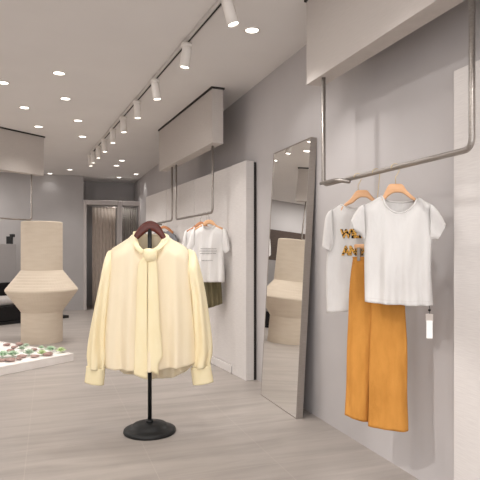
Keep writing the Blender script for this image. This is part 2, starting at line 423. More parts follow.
# ---------------------------------------------------------------- ceiling lights
WARM = (1.0, .97, .94)
def lamp(name, kind, loc, power, parent=None, size=.06, rot=None, spot=1.2, col=WARM):
    l = bpy.data.lights.new(name, kind); l.energy = power; l.color = col
    if kind == 'AREA': l.shape = 'DISK'; l.size = size
    else: l.shadow_soft_size = size
    if kind == 'SPOT': l.spot_size = spot; l.spot_blend = .6
    o = bpy.data.objects.new(name, l); COL.objects.link(o); o.location = loc
    if rot: o.rotation_euler = rot
    if parent: o.parent = parent
    return o
DL = 24
downs = [((3, 82.5), 'ceiling downlight cut by the edge of the photo'), ((59, 73), 'largest white ceiling downlight ahead of the pedestal'),
         ((65.5, 98.5), 'ceiling downlight second from the front in the row nearest the track'), ((78, 120.5), 'ceiling downlight third from the front in the row nearest the track'),
         ((24.5, 107.5), 'ceiling downlight second from the front in the row above the pedestal'), ((38.5, 126.5), 'small ceiling downlight close to the fascia above the pedestal'),
         ((82.5, 136.5), 'ceiling downlight just short of the farthest track spotlights'), ((70, 169.5), 'tiny ceiling downlight near the back wall, right of its twin'),
         ((50, 175.5), 'tiny ceiling downlight at the back wall beside the pedestal fascia'), ((122, 160.5), 'ceiling downlight nearer of the pair past the track end'),
         ((116.5, 165.5), 'ceiling downlight farther of the pair past the track end'), ((136, 174), 'ceiling downlight above the narrower fitting room doorway'),
         ((119, 177.4), 'tiny ceiling downlight over the fitting room recess'), ((252, 30), 'ceiling downlight between the two right-hand fascias')]
for k, ((px, py), lab) in enumerate(downs):
    p = at_z(px, py, CEIL)
    if p.x < p83.x and p.y > BY - .15: p = p * ((BY - .15) / p.y)
    p.z = CEIL
    t = thing('ceiling_downlight', lab, 'downlight', (p.x, p.y, CEIL), 0, 'recessed ceiling downlights')
    G().lathe([(.062, 0), (.062, -.004), (.05, -.006), (.048, -.002), (.048, 0)], 24, caps=False).obj('trim_ring', 'white_metal', t, smooth=True)
    G().lathe([(.0, -.0022), (.048, -.0022)], 24, caps=False).obj('lens', 'lens', t)
    lamp('lamp', 'SPOT', (0, 0, -.012), DL * (.12 if p.x < p83.x and p.y > 12 else .3 if p.x > 1.6 and p.y > 9 else 1.25 if p.y > 9 else .8), t, .045, None, 1.9)
# track with spotlights
k0 = at_z(218.3, 5, 2.94); k1 = at_z(93, 151, 2.94); td = (k1 - k0).normalized()
ta = math.atan2(td.y, td.x); ks = k0 - td * 1.9
t = thing('lighting_track', 'long white lighting track on the ceiling carrying the spotlights', 'track', (ks.x, ks.y, 2.925), ta)
L = (k1 - ks).length + .25
G().box((0, -.018, 0), (L, .018, .035)).obj('track_body', 'track_grey', t, bevel=.003)
G().box((.02, -.007, -.0015), (L - .02, .007, .002)).obj('conductor_slot', 'dark', t)
names = ['first', 'second', 'third', 'fourth', 'fifth', 'sixth', 'seventh', 'eighth', 'ninth', 'farthest']
ends = [((225.5, -4.5), (231.5, 17.5)), ((188, 44), (184, 71)), ((157, 80), (157.7, 102.5)), ((138, 101), (137.8, 120)), ((123.3, 117), (124, 134)),
        ((112.3, 129), (113, 146)), ((103.5, 139), (105, 153)), ((97.5, 146), (98.5, 160)), ((92.5, 151.5), (93.5, 164)), ((89.5, 155), (91, 167))]
def head(p, axis, lab, power):
    """a cylinder spotlight under a round adapter; axis points along the beam"""
    t = thing('track_spotlight', lab, 'spotlight', p, 0, 'track spotlights')
    G().lathe([(.0, 0), (.045, 0), (.045, -.026), (.02, -.036), (.0, -.036)], 20, caps=False).obj('adapter', 'white_metal', t, smooth=True)
    G().tube([(0, 0, -.02), (0, 0, -.075)], .009, 10).obj('stem', 'white_metal', t, smooth=True)
    q = Vector((0, 0, -1)).rotation_difference(axis); c0 = Vector((0, 0, -.06))
    R = q.to_matrix()
    def place(prof, name, mat, par=t):
        g = G().lathe(prof, 24, caps=False); g.v = [c0 + R @ v for v in g.v]; return g.obj(name, mat, par, smooth=True)
    place([(.0, .03), (.036, .03), (.038, .026), (.040, -.13), (.037, -.13), (.034, -.12)], 'barrel', 'white_metal')
    place([(.0, -.122), (.0345, -.122)], 'lens', 'lens')
    if power:
        lo = lamp('lamp', 'SPOT', c0 + axis * .14, power, t, .035, q.to_euler(), 1.7)
    return t
SP = 30
for k, (kn, en) in enumerate(ends):
    a = at_z(kn[0], kn[1], 2.925)
    u = (k0 - a); a = a + (u - td * u.dot(td)); a.z = 2.925
    a = k0 + td * ((a - k0).dot(td)); a.z = 2.925
    e = at_t(en[0], en[1], a.x * s_ + a.y * c_)
    ax = (e - (a + Vector((0, 0, -.06)))); ax.z = -abs(ax.z); ax.normalize()
    if ax.z > -.85: ax = Vector((ax.x, ax.y, -1.6 * math.hypot(ax.x, ax.y))).normalized()
    head(a, ax, '%s white cylinder spotlight %s the ceiling track' % (names[k].capitalize() if 0 else names[k], 'from the near end of' if k < 9 else 'at the far end of'), SP)

# unseen lamps without fixtures, added as ambient fill behind and beside the viewer
for x in (-3, -1.4, .2):
    for y in (-1.8, .4, 2.6, 4.8):
        lamp('fill_lamp', 'AREA', (x, y, CEIL - .02), 13, None, .25)
for x in (-3.2, -1.8):
    for y in (7.2, 9.4, 11.4): lamp('fill_lamp', 'AREA', (x, y, CEIL - .02), 24, None, .25)
def aim(loc, target, power, spot=1.2, size=.04):  # unseen spotlight with no fixture modelled
    d = (Vector(target) - Vector(loc)).normalized()
    return lamp('unseen_spot', 'SPOT', loc, power, None, size, Vector((0, 0, -1)).rotation_difference(d).to_euler(), spot)
aim((1.1, .9, 2.8), (1.955, 2.5, .4), 42, .6)
aim((-1.2, 1.6, 2.85), (1.955, 2.4, .1), 190, .34)  # extra spot, added to brighten the right wall near the floor
aim((1.1, 1.9, 2.8), (1.7, 2.6, 1.0), 10, 1.3)
aim((1.1, 2.5, 2.8), (.7, 3.8, 1.0), 16, 1.0)  # added to light the blouse from the front right
aim((-1.5, 2.7, 2.85), (.65, 3.8, 1.0), 30, .7)  # added on the left to bring out shading across the blouse folds

# ---------------------------------------------------------------- cream pedestal
pc = at_z(42, 344.5, 0); pc = pc * (1 + .27 / 7.5)
PED = (pc.x, pc.y, 0); R0 = .283
prof = [(0, 0), (R0, 0), (R0, .43)]
zs = [.44, .735]
for k in range(9):                   # stepped lower cone
    a, b = k / 9, (k + 1) / 9
    prof += [(R0 + (.495 - R0) * (a + .35 / 9), .44 + .295 * a), (R0 + (.495 - R0) * b, .44 + .295 * (b - .15 / 9))]
prof += [(.495, .742)]
for k in range(7):
    a, b = k / 7, (k + 1) / 7
    prof += [(.495 - (.495 - R0) * a * 1.0, .745 + .27 * (a + .1 / 7)), (.495 - (.495 - R0) * (b - .25 / 7), .745 + .27 * b)]
prof += [(R0, 1.02), (R0, 1.70), (R0 - .012, 1.712), (0, 1.712)]
tag(G().lathe(prof, 64, PED, caps=False).obj('pedestal', 'cream_clay', smooth=False), 'cream double-cone display pedestal behind the planter of succulents', 'pedestal')

# ---------------------------------------------------------------- planter tray with succulents
C0 = at_z(73.8, 361, 0); e1 = (at_z(0, 376, 0) - C0).normalized(); a1 = math.atan2(e1.y, e1.x)
HT = .092
t = thing('planter_tray', 'low square white planter filled with pale gravel', 'planter', C0, a1)
g = G(); W, D = 1.7, 1.75            # local x runs along the front edge, local -y to the back
g.box((0, -D, 0), (W, 0, HT - .02)); g.box((0, -D, HT - .02), (W, -D + .03, HT)); g.box((0, -.03, HT - .02), (W, 0, HT))
g.box((0, -D + .03, HT - .02), (.03, -.03, HT)); g.box((W - .03, -D + .03, HT - .02), (W, -.03, HT))
g.obj('tray', 'tray', t, bevel=.004)
g = G(); nx, ny = 60, 60; vs = []
for i in range(nx + 1):
    for j in range(ny + 1):
        vs.append((.03 + (W - .06) * i / nx, -.03 - (D - .06) * j / ny, HT - .012 + random.uniform(0, .012)))
g.add(vs, [[i * (ny + 1) + j, (i + 1) * (ny + 1) + j, (i + 1) * (ny + 1) + j + 1, i * (ny + 1) + j + 1] for i in range(nx) for j in range(ny)])
gv = g.obj('gravel', 'gravel', t, smooth=True); gv['kind'] = 'stuff'
def rosette(name, px, py, r, mat, lab):
    r *= .85; p = at_z(px, py, HT)
    g = G(); 
    for ring, (cnt, tilt, ln) in enumerate(((9, .35, 1.0), (8, .75, .85), (6, 1.1, .65), (4, 1.4, .45))):
        for k in range(cnt):
            a = 2 * PI * k / cnt + ring * .4; L_ = r * ln
            d = Vector((math.cos(a) * math.cos(tilt), math.sin(a) * math.cos(tilt), math.sin(tilt))); s = Vector((-math.sin(a), math.cos(a), 0)); u = d.cross(s) * -1
            rings = []
            for tt, w in ((0, .1), (.35, .2), (.7, .24), (.9, .15), (1, .02)):
                cpt = d * L_ * tt + Vector((0, 0, .012 + .006 * ring))
                rings.append([cpt + s * (w * r * math.cos(q)) + u * (.07 * r * math.sin(q)) for q in [2 * PI * m / 6 for m in range(6)]])
            g.loft(rings)
    o = g.obj(name, mat, None, smooth=True); o.location = p
    return tag(o, lab, 'succulent', 'succulents in the white planter')
for px, py, r, mat, lab in [
    (61, 352.5, .075, 'succ_lime', 'lime green succulent nearest the corner of the white planter'),
    (50.5, 351.5, .085, 'succ', 'grey-green succulent beside the large brown stone near the planter corner'),
    (42, 355, .07, 'succ_lime', 'yellow-green succulent close to the front edge of the planter'),
    (41.5, 349.5, .05, 'succ', 'small flat green succulent just in front of the pedestal'),
    (29, 355, .085, 'succ_pale', 'pale grey-green succulent in the middle of the planter'),
    (22, 350.5, .065, 'succ_pale', 'pale green succulent behind the mid-planter grey-green one'),
    (26, 347.5, .055, 'succ_pale', 'rearmost pale succulent below the pedestal'),
    (13, 356.5, .085, 'succ', 'dark green succulent second from the left photo edge'),
    (3, 357, .09, 'succ', 'dark green succulent leftmost in the planter')]:
    rosette('succulent', px, py, r, mat, lab)
def stone(px, py, r, lab, k):
    r *= .72; p = at_z(px, py, HT); bm = bmesh.new(); bmesh.ops.create_icosphere(bm, subdivisions=2, radius=r)
    rnd = random.Random(k)
    for v in bm.verts:
        q = 1 + .18 * math.sin(v.co.x / r * 3 + k) * math.cos(v.co.y / r * 2.3 + k) + rnd.uniform(-.06, .06)
        v.co = Vector((v.co.x * q * 1.35, v.co.y * q, max(0, v.co.z * q * .42 + r * .36)))
    for f in bm.faces: f.smooth = True
    me = bpy.data.meshes.new('stone'); bm.to_mesh(me); bm.free(); me.materials.append(M['stone'])
    o = bpy.data.objects.new('stone', me); COL.objects.link(o); o.location = p; o.rotation_euler = (0, 0, k * .9)
    tag(o, lab, 'stone', 'red-brown stones in the white planter')
for k, (px, py, r, lab) in enumerate([
    (48, 355.5, .07, 'large red-brown stone below the grey-green succulent near the planter corner'),
    (34, 350.5, .05, 'red-brown stone behind the yellow-green succulent'), (35, 357.3, .055, 'flat brown stone along the planter front edge, beside the yellow-green succulent'),
    (22, 357.5, .06, 'brown stone between the dark green and mid-planter succulents'), (19, 359.5, .045, 'small brown stone nearest the front edge below the dark green succulent'),
    (10, 361, .07, 'purplish brown stone in front of the two dark green succulents'), (1, 361.5, .06, 'brown stone cut by the left photo edge'),
    (7, 345.5, .055, 'rearmost brown stone far left in the planter'), (19, 345, .06, 'brown stone near the back edge of the planter, left of the pedestal'),
    (11, 351.5, .055, 'brown stone midway behind the dark green succulents'), (14, 348, .045, 'small greyish brown stone in the rear cluster')]):
    stone(px, py, r, lab, k + 1)

# ---------------------------------------------------------------- seating and ledge at the back left
B0 = at_z(69, 317.8, 0); bd = (at_z(0, 325.5, 0) - B0).normalized(); ba = math.atan2(bd.y, bd.x)
t = thing('low_bench', 'low black bench with pale seat cushion behind the pedestal', 'bench', B0, ba)
G().box((0, -.75, 0), (2.9, 0, .05)).obj('plinth', 'black', t, bevel=.006)
G().box((.5, -.75, .05), (2.9, -.02, .33)).obj('seat_base', 'black_soft', t, bevel=.02)
g = G(); g.box((.85, -.7, .33), (2.85, -.06, .46)); g.obj('seat_cushion', 'grey_cushion', t, bevel=.05, smooth=True)
g = G(); g.box((.5, -.8, .33), (2.9, -.72, .7)); g.obj('backrest', 'black_soft', t, bevel=.03)
bl = t.location + Matrix.Rotation(ba, 3, 'Z') @ Vector((1.56, -.45, 0))
g = G().box((-.2, -.08, 0), (.2, .08, .34)); o = g.obj('black_cushion', 'black_soft', None, bevel=.05, smooth=True)
o.location = (bl.x, bl.y, .462); o.rotation_euler = (0, 0, ba); tag(o, 'black cushion propped on the pale bench seat', 'cushion')
q0 = at_t(16, 244, 11.0)
t = thing('low_partition', 'pale grey half-height partition behind the black bench', 'partition', (q0.x, q0.y, 0), ba)
G().box((0, -.1, 0), (2.4, 0, q0.z)).obj('panel', 'backwall', t, bevel=.006)
b0 = at_t(9.5, 244, 11.05); sc = 11.05 / F
g = G().box((-2.3 * sc, -.05, 0), (2.6 * sc, .05, 7.6 * sc)); g.box((1.0 * sc, -.05, 7.0 * sc), (4.6 * sc, .05, 9.9 * sc))
o = g.obj('black_box', 'black', None, bevel=.004); o.location = (b0.x, b0.y, q0.z); o.rotation_euler = (0, 0, -TH)
tag(o, 'small stepped black box on top of the grey partition', 'box')

# ---------------------------------------------------------------- leaning mirror
b1, b2 = Vector((1.788, 4.50, 0)), Vector((1.785, 3.757, 0))
d = (b1 - b2).normalized(); a = math.atan2(d.y, d.x); Wm = (b1 - b2).length; lean = math.atan(.124 / 2.17)
t = thing('leaning_mirror', 'tall full-length mirror in a slim metal frame leaning on the wall', 'mirror', b2, a)
t.rotation_euler = Matrix.Rotation(a, 4, 'Z').to_euler()
def lean_v(v): return Matrix.Rotation(lean, 3, 'X') @ Vector(v)       # local x along the mirror, local -y into the wall
HM, TM = 2.175, .055
g = G()
for bx in (((0, -TM, 0), (.007, 0, HM)), ((Wm - .007, -TM, 0), (Wm, 0, HM)), ((.007, -TM, 0), (Wm - .007, 0, .007)), ((.007, -TM, HM - .007), (Wm - .007, 0, HM)), ((.007, -TM, .007), (Wm - .007, -TM + .004, HM - .007))):
    g.box(*bx)
g.v = [lean_v(v) for v in g.v]; g.obj('frame', 'frame', t)
gl = .001                             # the glass sits a little deeper at the head than at the foot
g = G().add([(.007, -gl, .007), (Wm - .007, -gl, .007), (Wm - .007, -.004, HM - .007), (.007, -.004, HM - .007)], [[0, 1, 2, 3]])
g.v = [lean_v(v) for v in g.v]; g.obj('glass', 'mirror', t)

# ---------------------------------------------------------------- blouse on its stand
ST = at_z(149.8, 431.8, 0)
t = thing('display_stand', 'black round-based pole stand under the cream blouse', 'stand', ST)
G().lathe([(0, 0), (.182, 0), (.186, .008), (.182, .022), (.155, .032), (.122, .042), (.116, .058), (.06, .066), (.022, .072), (0, .072)], 56, caps=False).obj('base', 'black', t, smooth=True)
P = Hang(ST, -TH, 0)
ztop = P(150, 229)[1]
G().tube([(0, 0, .05), (0, 0, ztop)], .0145, 16).obj('pole', 'black', t, smooth=True)
G().lathe([(.0145, .066), (.026, .066), (.026, .085), (.0145, .09)], 20, caps=False).obj('pole_collar', 'black', t, smooth=True)
P = Hang(ST, -TH, .4)
h = P.thing('clothes_hanger', 'dark mahogany hanger topping the black stand inside the blouse', 'hanger')
strip(P, 'hanger_arms', 'mahogany', h, [(117, 258, 119, 261), (126, 248.5, 128, 252), (136, 231.5, 138.5, 239), (140.5, 225.3, 143, 235), (146, 221.6, 147, 232), (150.5, 220.6, 150.5, 230.8),
      (155, 221.8, 154, 232), (159.5, 225.5, 157.5, 234.5), (163.2, 231.5, 161, 238.5), (173, 248.5, 171, 252), (182, 258, 180, 261)], .013, 0, n=16, steps=60, caps=True, flat=.6)
B = P.thing('blouse', 'cream long-sleeved blouse with a tied neck bow on the black stand', 'blouse')
def bfold(s, v, side):
    f = .022 * v * math.sin(s * 24 + .6) + .010 * v * math.sin(s * 47 + 1.7 * v) + .012 * v ** 1.5 * math.sin(s * 13 + 2)
    return f
body, grids = shell(P, 'body', 'blouse', B,
    topF=[(0, 112, 248.5), (.12, 121, 243), (.22, 128, 238.5), (.28, 133.5, 235), (.36, 140, 245), (.5, 150, 253), (.64, 160, 246), (.72, 167, 237), (.8, 174, 240.5), (.9, 181, 244), (1, 188, 249)],
    topB=[(0, 112, 248.5), (.12, 121, 243), (.22, 128, 238.5), (.28, 133.5, 235), (.36, 140, 234), (.5, 150, 233.5), (.64, 160, 234), (.72, 167, 237), (.8, 174, 240.5), (.9, 181, 244), (1, 188, 249)],
    botF=[(0, 105.5, 366), (.15, 119.6, 368), (.36, 139, 367), (.5, 150, 367.5), (.65, 163, 366.5), (.92, 189, 363.5), (1, 196, 362)],
    botB=[(0, 105.5, 366), (.22, 125, 377), (.4, 142, 382.8), (.5, 150, 384), (.64, 163, 382), (.84, 182, 376.2), (1, 196, 362)],
    left=[(112, 248.5), (110, 275), (107, 310), (105, 340), (105.5, 366)], right=[(188, 249), (190, 275), (193, 310), (195.5, 340), (196, 362)],
    depth=lambda v: .085 + .05 * v, folds=bfold, nS=72, nV=60, dtop=.05, neck=(.24, .76))
def puff(w, t): return .08 * math.sin(w * 5 + 3 * t) * sstep((t - .1) / .3) + .05 * math.sin(w * 9) * sstep((t - .75) / .25) + .03 * math.sin(w * 7) * sstep((.15 - t) / .15)
for pairs in ([(111.5, 249, 119, 252), (105.5, 252.5, 117, 257), (100.5, 272, 113, 276), (96, 295, 110, 296), (91.3, 320, 107.5, 320), (87.3, 344, 106, 346), (86.3, 356, 106, 357), (87.4, 364, 104.6, 366.5), (87, 368, 104, 369.5)],
              [(188.5, 249, 181, 252), (194.5, 252.5, 183, 257), (199.8, 270, 187, 275), (204.8, 295, 191, 296), (208.6, 320, 193, 320), (211.4, 342, 194.8, 344), (211.6, 355, 194, 357), (210, 363, 192.4, 366), (210, 366, 192.5, 369)]):
    strip(P, 'sleeve', 'sleeve', B, pairs, lambda t: .010 + .08 * sstep(t / .2) + .012 * t, .05, n=48, steps=60, ripple=puff)
for pairs in ([(86.8, 366, 104.8, 368.3), (86.2, 372, 104.4, 375), (85, 381.8, 103.4, 385)], [(210.2, 365, 191, 368), (211.3, 371, 191.8, 374.5), (213.2, 381.6, 193.2, 384.8)]):
    strip(P, 'cuff', 'blouse_trim', B, pairs, .042, .0, n=28, steps=12, thick=.006)
# collar bands crossing to the knot, knot and two tails
strip(P, 'collar', 'blouse_trim', B, [(139, 232, 139.5, 238), (133, 231.5, 136.5, 236.7), (133.6, 238, 138.5, 240.5), (136.5, 246.5, 142, 246), (143, 254.5, 147.5, 251)], .010, lambda t: .03 - .135 * sstep(t * 1.1), n=16, steps=30, caps=True)
strip(P, 'collar', 'blouse_trim', B, [(161, 232, 161, 238), (168.5, 235.5, 163, 236.5), (168.8, 241, 161, 241.5), (164, 248, 158.5, 246.5), (157, 255, 153.5, 250)], .010, lambda t: .03 - .135 * sstep(t * 1.1), n=16, steps=30, caps=True)
strip(P, 'bow_knot', 'blouse_trim', B, [(146.5, 249.5, 146, 257), (149, 248.5, 148.5, 261), (153, 248.5, 153.5, 262), (157, 249.5, 158.5, 260.5), (159, 251, 159.5, 257)], lambda t: .012 + .03 * math.sin(PI * t), -.112, n=18, steps=20, caps=True)
tw = lambda k: (lambda w, t: .05 * math.sin(w * 4 + k + 2.5 * t))
strip(P, 'bow_tail', 'blouse_trim', B, [(146.5, 256, 151, 257), (141.5, 264, 150.3, 265), (140.2, 290, 150, 290), (139.5, 320, 150.2, 320), (138.8, 350, 150.2, 350), (138.3, 370, 150.8, 374.5)], .011, lambda t: -.112 - .036 * t, n=24, steps=40, caps=True, ripple=tw(0))
strip(P, 'bow_tail', 'blouse_trim', B, [(151.5, 257, 158, 257.5), (151, 266, 159.5, 266), (151, 295, 161, 295), (151.2, 325, 162.8, 325), (151.4, 345, 165, 347), (151.6, 352, 165.6, 352.5), (151.6, 358, 161.5, 360), (151.6, 365, 162, 370)], .012, lambda t: -.116 - .036 * t, n=24, steps=40, caps=True, ripple=tw(1))

# ---------------------------------------------------------------- garments on the front rail
def on_rail(px, dphi, base, x=RX):
    return Hang((x, ry(px, x)), -TH - dphi, base)
def wood_hanger(P, label, pairs, mat, hx, hz, group):
    h = P.thing('clothes_hanger', label, 'hanger', group)
    strip(P, 'hanger_arms', mat, h, pairs, .008, 0, n=16, steps=48, caps=True, flat=.6)
    g = G(); x, z = P(hx, hz); hook(g, x, z - .004, RZ + .0 - P.base, turn=1 if x > 0 else -1); g.obj('hook', 'brass', h, smooth=True)
    return h
def neckrib(name, mat, parent, grid, s0, s1, r=.005):
    row = grid[0]; n = len(row) - 1
    pts = [row[i] for i in range(int(s0 * n), int(s1 * n) + 1)]
    return G().tube(pts, r, 8).obj(name, mat, parent, smooth=True)

P = on_rail(395, .28, .85)
wood_hanger(P, 'pale wooden hanger inside the plain white t-shirt', [(371, 218, 372, 220), (377, 210, 378, 213), (382, 198.2, 385, 200), (386, 189.5, 390, 195), (389.2, 184.4, 393, 193.2), (395.7, 183.8, 397, 192.6), (402.5, 184.4, 402.5, 193.3),
      (406, 189.3, 406.5, 195.8), (411, 194.5, 411, 199.2), (416.3, 199.3, 415.5, 202), (421, 210, 420, 213), (426, 218, 425, 220)], 'oak', 395.7, 184, 'hangers on the front rail')
T = P.thing('t_shirt', 'plain white t-shirt nearest the front on the clothes rail', 't-shirt')
def tfold(s, v, side): return .014 * v * math.sin(s * 20 + 1) + .005 * math.sin(s * 41 + 2 * v) * v + .006 * math.sin(s * 9 + 6 * v)
topf = [(0, 361, 206.8), (.12, 370, 202.6), (.27, 382, 196.5), (.32, 385.5, 205), (.4, 391, 210.8), (.52, 400, 213.6), (.64, 409, 210), (.7, 414, 205), (.76, 418, 197.8), (.88, 425.5, 201.5), (1, 433, 206)]
topb = [(0, 361, 206.8), (.12, 370, 202.6), (.27, 382, 196.5), (.32, 385.5, 199.5), (.4, 391, 201.3), (.52, 400, 202), (.64, 409, 201.3), (.7, 414, 200.2), (.76, 418, 197.8), (.88, 425.5, 201.5), (1, 433, 206)]
hem = [(0, 365, 301.5), (.25, 382, 303), (.5, 399, 304), (.75, 416, 305), (1, 433, 305.5)]
body, gr = shell(P, 'body', 'tee', T, topf, topb, hem, hem, [(361, 206.8), (364, 236), (364.5, 270), (365, 301.5)], [(433, 206), (432, 240), (431, 270), (433, 305.5)],
                 lambda v: .03 + .035 * v, tfold, dtop=.03, neck=(.26, .78))
neckrib('collar', 'tee', T, gr[0], .27, .76); neckrib('back_collar', 'tee', T, gr[1], .27, .76)
strip(P, 'sleeve', 'tee', T, [(364, 204.5, 366, 240), (360, 206.5, 364, 241), (356, 211.5, 362, 237), (351.3, 220, 355, 231)], lambda t: .03 + .012 * t, 0, n=30, steps=16, ripple=lambda w, t: .05 * math.sin(w * 5) * t)
strip(P, 'sleeve', 'tee', T, [(430, 204, 430, 240), (434, 206.5, 432, 240), (439, 213, 434, 240), (446, 225, 437.5, 240)], lambda t: .03 + .012 * t, 0, n=30, steps=16, ripple=lambda w, t: .06 * math.sin(w * 5 + 1) * t)
def hem_line(P, name, mat, parent, rows, k, r=.0016):
    pts = [q + Vector((0, -.003, 0)) for q in rows[k][2:-2]]
    return G().tube(pts, r, 6).obj(name, mat, parent, smooth=True)
hem_line(P, 'hem_seam', 'seam', T, gr[0], -3, .0008)
x, z = P(429.3, 306)
tg = G(); tg.tube([(x, -.008, z + .012), (x, -.012, z - .02), (x + .001, -.012, z - .042)], .0015, 6); tg.obj('tag_string', 'black', T)
bm_ = G().lathe([(0, -.007), (.006, -.004), (.007, 0), (.006, .004), (0, .007)], 12, (x, -.012, z - .02), caps=False); bm_.obj('tag_bead', 'black', T, smooth=True)
x0, z0 = P(425.6, 313.4); x1, z1 = P(433, 321)
G().box((x0, -.014, z1), (x1, -.0125, z0)).obj('tag_backing', 'card_grey', T)
x0, z0 = P(426.2, 320); x1, z1 = P(432.3, 338)
G().box((x0, -.0165, z1), (x1, -.0145, z0)).obj('price_tag', 'card', T)

# trousers on a clip hanger
P = on_rail(376, .5, .3)
h = P.thing('clip_hanger', 'wooden clip hanger gripping the orange trousers', 'hanger', 'hangers on the front rail')
strip(P, 'hanger_bar', 'oak', h, [(354.5, 244.3, 354.5, 248.8), (365, 243.8, 365, 248.6), (376, 243, 376, 248.5), (386, 243, 386, 248.6), (397, 243, 397, 248.8)], .007, 0, caps=True, steps=20, flat=.6)
g = G(); x, z = P(376, 243.5); hook(g, x, z, RZ - P.base); g.obj('hook', 'brass', h, smooth=True)
for cx in (359.2, 391):
    x, z0 = P(cx, 247.5); z1 = P(cx, 261)[1]
    G().box((x - .009, -.014, z1), (x + .009, .014, z0)).obj('clip', 'steel', h, bevel=.003)
T = P.thing('trousers', 'orange wide-leg satin trousers hanging between the white t-shirts', 'trousers')
pf = lambda s, v, side: .006 * math.sin(s * 22 + v * 2) * (.4 + v) + .004 * math.sin(s * 37 + 5 * v)
wt = [(0, 353, 257), (.5, 376, 256.4), (1, 399.5, 256)]
shell(P, 'waistband', 'pants', T, wt, wt, [(0, 352.4, 264), (.5, 376, 263.5), (1, 400, 263.3)], [(0, 352.4, 264), (.5, 376, 263.5), (1, 400, 263.3)], [(353, 257), (352.4, 264)], [(399.5, 256), (400, 263.3)], lambda v: .013, lambda s, v, k: 0, nS=30, nV=6, dtop=.013, neck=(-.2, 1.2))
def legw(k): return lambda w, t: .05 * math.sin(w * 3 + k + t) + .03 * math.sin(w * 7 + 4 * t + k) + .02 * math.sin(t * 14 + w * 2)
strip(P, 'leg', 'pants', T, [(352.6, 262, 377, 262), (350.8, 278, 376.5, 278), (349.3, 295, 374.8, 297), (348, 330, 373.6, 332), (346.6, 375, 371.8, 378), (345, 414.7, 370, 422)], lambda t: .017 + .025 * t, lambda t: .004 + .008 * t, n=44, steps=60, ripple=legw(0))
strip(P, 'leg', 'pants', T, [(374, 262, 400, 262), (373.8, 278, 402.5, 278), (372.8, 297, 405, 297), (371.8, 332, 406.8, 332), (370.4, 378, 407.6, 378), (369.4, 424, 408.3, 430)], lambda t: .018 + .028 * t, lambda t: -.004 - .010 * t, n=44, steps=60, ripple=legw(2))

# leopard-lettered t-shirt
P = on_rail(357.5, .22, .8)
wood_hanger(P, 'pale wooden hanger inside the leopard-lettered t-shirt', [(335, 222, 336, 224), (338.5, 216, 339.5, 218), (342.3, 206.3, 344, 207.8), (350, 199, 353, 203), (354.5, 193, 357.5, 199), (357, 190.4, 360, 197.6), (362, 190, 362.5, 197.3), (367.3, 190.4, 366.5, 197.6),
      (371, 195, 370, 200), (378, 202.5, 377, 206), (384, 212, 383, 215), (390, 218, 389, 220)], 'oak', 358.3, 191, 'hangers on the front rail')
T = P.thing('t_shirt', 'white t-shirt with leopard-print lettering behind the orange trousers', 't-shirt')
topf = [(0, 329, 211.8), (.1, 334, 208.6), (.2, 341, 204.8), (.28, 347, 208.5), (.4, 355, 210.6), (.52, 363, 211), (.65, 371, 210), (.78, 381, 204), (.9, 390, 208), (1, 396, 211.5)]
topb = [(0, 329, 211.8), (.1, 334, 208.6), (.2, 341, 204.8), (.28, 347, 206), (.4, 355, 207), (.52, 363, 207.2), (.65, 371, 206.6), (.78, 381, 204), (.9, 390, 208), (1, 396, 211.5)]
hem = [(0, 326.8, 312.6), (.3, 348, 311), (.6, 370, 310.5), (1, 397, 310)]
body, gr = shell(P, 'body', 'tee', T, topf, topb, hem, hem, [(329, 211.8), (328, 240), (325.8, 275), (326.8, 312.6)], [(396, 211.5), (396, 250), (396, 280), (397, 310)], lambda v: .02 + .02 * v, lambda s, v, k: .006 * v * math.sin(s * 18 + .5) + .003 * math.sin(s * 33 + v), dtop=.02, neck=(.2, .78))
neckrib('collar', 'tee', T, gr[0], .2, .78, .004)
strip(P, 'sleeve', 'tee', T, [(332, 209.5, 334, 250), (328.5, 212, 333, 251), (325.5, 218, 332.5, 251), (322, 247, 331.5, 251.5)], lambda t: .022 + .012 * t, -.004, n=30, steps=16, ripple=lambda w, t: .05 * math.sin(w * 5) * t)
strip(P, 'sleeve', 'tee', T, [(393, 210, 392, 250), (397, 212.5, 394, 250), (400, 222, 396, 250), (404, 244, 398, 250)], lambda t: .022 + .01 * t, .0, n=30, steps=16)
flat_front = [q for r in gr[0] for q in r]
def drape(x, z):
    best = sorted(flat_front, key=lambda q: (q.x - x) ** 2 + (q.z - z) ** 2)[:4]
    w = [1 / (((q.x - x) ** 2 + (q.z - z) ** 2) + 1e-6) for q in best]
    return sum(q.y * k for q, k in zip(best, w)) / sum(w)
def lettering(name, body_, px, py0, py1, width_px, mat, parent):
    cu = bpy.data.curves.new(name, 'FONT'); cu.body = body_; cu.offset = .085; cu.extrude = 0; cu.space_character = 1.05
    o = bpy.data.objects.new(name, cu); COL.objects.link(o)
    bpy.context.view_layer.update(); dg = bpy.context.evaluated_depsgraph_get()
    me = bpy.data.meshes.new_from_object(o.evaluated_get(dg)); bpy.data.objects.remove(o)
    bm = bmesh.new(); bm.from_mesh(me); bmesh.ops.triangulate(bm, faces=bm.faces)
    bmesh.ops.subdivide_edges(bm, edges=[e for e in bm.edges if e.calc_length() > .12], cuts=2)
    xs = [v.co.x for v in bm.verts]; ys = [v.co.y for v in bm.verts]; x0, x1, y0, y1 = min(xs), max(xs), min(ys), max(ys)
    xa, za = P(px, py1); xb, zb = P(px + width_px, py0)
    for v in bm.verts:
        x = xa + (v.co.x - x0) / (x1 - x0) * (xb - xa); z = za + (v.co.y - y0) / (y1 - y0) * (zb - za)
        v.co = Vector((x, drape(x, z) - .0045, z))
    bm.to_mesh(me); bm.free(); me.materials.append(M[mat])
    o = bpy.data.objects.new(name, me); COL.objects.link(o); o.parent = parent
    so = o.modifiers.new('solid', 'SOLIDIFY'); so.thickness = .001
    return o
